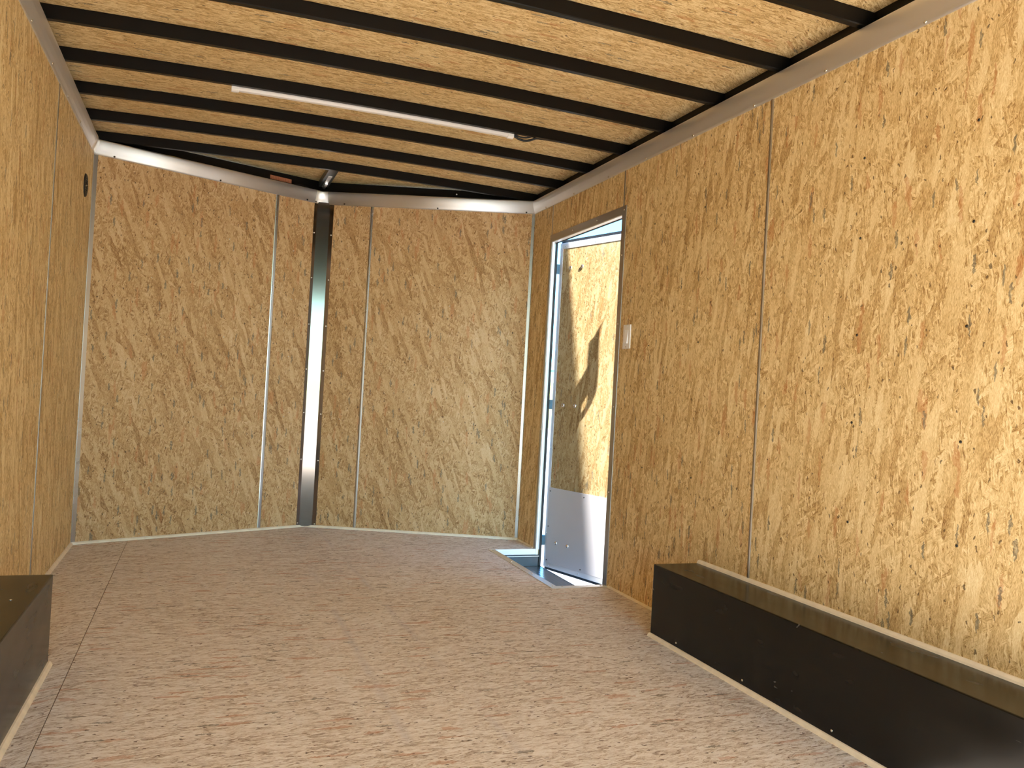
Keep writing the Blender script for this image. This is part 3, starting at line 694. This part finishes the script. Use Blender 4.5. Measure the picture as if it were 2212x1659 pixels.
# ------------------------------------------------------------------ switch
swt = tag(empty('light_switch', (W, 3.505, 1.198)), 'white rocker light switch on the right wall beside the side doorway', 'switch')
m = MB(); m.box(W-.006, W, 3.470, 3.540, 1.141, 1.256); m.build('wall_plate', M_PLASTIC, parent=swt, bevel=.002)
m = MB(); m.hexa([(W-.012, 3.489, 1.166), (W-.006, 3.489, 1.166), (W-.006, 3.521, 1.166), (W-.012, 3.521, 1.166), (W-.0065, 3.489, 1.231), (W-.004, 3.489, 1.231), (W-.004, 3.521, 1.231), (W-.0065, 3.521, 1.231)])
m.build('rocker', M_WHITE, parent=swt, bevel=.0012)
for z in (1.15, 1.247): screw_copy(swt, (W-.006, 3.505, z), (-1, 0, 0), r=.003)

# ------------------------------------------------------------------ round vent on the left wall
v = tag(empty('round_vent', (0, 4.54, 1.80)), 'small round black vent high on the left wall near the front corner', 'vent')
m = MB(); m.lathe([(.034, .001), (.036, .006), (.050, .007), (.056, .003), (.057, 0)], (0, 4.54, 1.80), (1, 0, 0), seg=40)
m.build('bezel', M_RUBBER, parent=v, smooth=True)
m = MB(); m.lathe([(0, .002), (.034, .001), (.036, .0005)], (0, 4.54, 1.80), (1, 0, 0), seg=40)
for a in range(6):
    z = 1.80 - .028 + a*.011; h_ = math.sqrt(max(0, .034**2-(z-1.80)**2)); m.box(.001, .006, 4.54-h_, 4.54+h_, z-.002, z+.002)
m.build('louvre', M_BLACK, parent=v)
screw_copy(v, (.006, 4.54, 1.80), (1, 0, 0), r=.004)

# ------------------------------------------------------------------ orange label and wires on the nose beam
def lab_pt(x, z): 
    q = nose(x, 0) - NL*.0545; return Vector((q.x, q.y, z))
m = MB(); A, B = lab_pt(.925, 2.128), lab_pt(1.055, 2.128)
m.face([A + NL*.001 - Z*.014, B + NL*.001 - Z*.014, B + NL*.001 + Z*.010, A + NL*.001 + Z*.010]); m.face([A - Z*.014, A + Z*.010, B + Z*.010, B - Z*.014])
for p, q in ((A - Z*.014, B - Z*.014), (A + Z*.010, B + Z*.010)): m.face([p, q, q + NL*.001, p + NL*.001])
tag(m.build('warning_label', M_LABEL, grain=(0, 0, 1)), 'small orange warning label on the black roof beam left of the nose tip', 'label')
m = MB(); pts = [nose(.30 + .62*i/14, -.030, 2.094 + .010*math.sin(i*.55) + .004*math.sin(i*1.3)) for i in range(15)]
m.tube(pts, .0022, 6); M_WIRE = plain('yellow_wire_jacket', (.50, .40, .05), rough=.5, var=.05)
tag(m.build('yellow_wire', M_WIRE, smooth=True), 'thin yellow wire lying behind the metal cove on the left half of the front wall', 'wire')
m = MB(); pts = [nose(1.04 + .13*i/10, -.030, 2.098 + .014*math.sin(i/10*math.pi)) for i in range(11)]
m.tube(pts, .003, 6); tag(m.build('black_wire', M_RUBBER, smooth=True), 'black wire looping up behind the cove just left of the nose tip', 'wire')
m = MB(); pts = [nose(1.36 + .5*i/14, -.030, 2.092 + .016*math.sin(i/14*math.pi)) for i in range(15)]
m.tube(pts, .003, 6); tag(m.build('black_wire', M_RUBBER, smooth=True), 'black wire arching behind the cove right of the nose tip', 'wire')
screw_copy(nb_r, nose(1.998, -.054, 2.128), NR, r=.006)

# ------------------------------------------------------------------ rear end (behind the viewer) and ramp
m = MB(); m.box(-.06, 2.507, YR-.06, YR, 2.10, 2.24); m.box(-.06, 0.0, YR-.06, YR, -.3, 2.10); m.box(W, 2.507, YR-.06, YR, -.3, 2.10); m.box(-.06, 2.507, YR-.06, YR, -.3, -.002)
struct(m.build('trim_17', M_TILE))
rp = tag(empty('ramp_door', (W/2, YR-.07, 0)), 'lowered wooden ramp door at the open rear end behind the viewer', 'ramp')
m = MB(); m.hexa([(.02, YR-1.95, -.66), (2.44, YR-1.95, -.66), (2.44, YR-.07, -.07), (.02, YR-.07, -.07), (.02, YR-1.95, -.60), (2.44, YR-1.95, -.60), (2.44, YR-.07, -.01), (.02, YR-.07, -.01)])
m.build('ramp_board', M_FLOOR, parent=rp, grain=(1, 0, 0))

# ------------------------------------------------------------------ outdoors
GZ = -.66
def ground_mat():
    m, n, b = new_mat('pale_gravel'); L = n.links.new; N = n.nodes.new
    tc = N('ShaderNodeTexCoord'); a = N('ShaderNodeTexNoise'); a.inputs['Scale'].default_value = 1.2; a.inputs['Detail'].default_value = 8; L(tc.outputs['Object'], a.inputs['Vector'])
    v = N('ShaderNodeTexVoronoi'); v.inputs['Scale'].default_value = 45; L(tc.outputs['Object'], v.inputs['Vector'])
    mm = N('ShaderNodeMath'); mm.operation = 'MULTIPLY_ADD'; L(v.outputs['Distance'], mm.inputs[0]); mm.inputs[1].default_value = .5; L(a.outputs['Fac'], mm.inputs[2])
    cr = N('ShaderNodeValToRGB'); L(mm.outputs[0], cr.inputs[0]); cr.color_ramp.elements[0].position = .4; cr.color_ramp.elements[0].color = (.38, .375, .36, 1); cr.color_ramp.elements[1].position = .95; cr.color_ramp.elements[1].color = (.58, .57, .55, 1)
    L(cr.outputs[0], b.inputs['Base Color']); b.inputs['Roughness'].default_value = .85
    return m
M_GRAVEL = ground_mat()
m = MB(); m.box(-150, 150, -60, 36, GZ-.3, GZ); struct(m.build('ground', M_GRAVEL))
M_GRASS = plain('dry_meadow_grass', (.40, .46, .10), rough=.9, var=.3, scale=.6)
m = MB(); m.box(-150, 150, 36, 260, GZ-.3, GZ+.02); g_ = m.build('meadow', M_GRASS); struct(g_)
# sunlit hedge with a rough, leafy crown line
M_HEDGE = plain('yellow_green_leaves', (.50, .56, .12), rough=.8, var=.4, scale=3)
rnd = random.Random(3); m = MB(); nx, nv = 90, 5; x0, x1 = 12, 46
rows = []
for j in range(nv+1):
    row = []
    for i in range(nx+1):
        a = math.pi*j/nv; x = x0 + (x1-x0)*i/nx
        row.append(Vector((x + rnd.uniform(-.1, .1), 62 + 1.1*math.cos(a) + rnd.uniform(-.15, .15), GZ + 2.55*math.sin(a)**.6 + (rnd.uniform(-.18, .22) if 0 < j < nv else 0))))
    rows.append(row)
for j in range(nv):
    for i in range(nx): m.face([rows[j][i], rows[j][i+1], rows[j+1][i+1], rows[j+1][i]])
tag(m.build('hedge', M_HEDGE), 'sunlit yellow green hedge far outside beyond the slit beside the door', 'hedge')
M_TURQ = plain('turquoise_cladding', (.24, .62, .62), rough=.5, var=.05)
M_ROOFC = plain('pale_roof', (.75, .78, .8), rough=.5, var=.05)
bl = tag(empty('far_shed', (36, 85, GZ)), 'low turquoise building on the horizon behind the yellow green hedge', 'building')
m = MB(); m.box(22, 52, 84, 94, GZ, GZ+4.3); m.build('wall', M_TURQ, parent=bl)
m = MB(); m.hexa([(21.5, 83.5, GZ+4.3), (52.5, 83.5, GZ+4.3), (52.5, 94.5, GZ+4.3), (21.5, 94.5, GZ+4.3), (21.5, 88.9, GZ+4.9), (52.5, 88.9, GZ+4.9), (52.5, 89.1, GZ+4.9), (21.5, 89.1, GZ+4.9)])
m.build('roof', M_ROOFC, parent=bl)
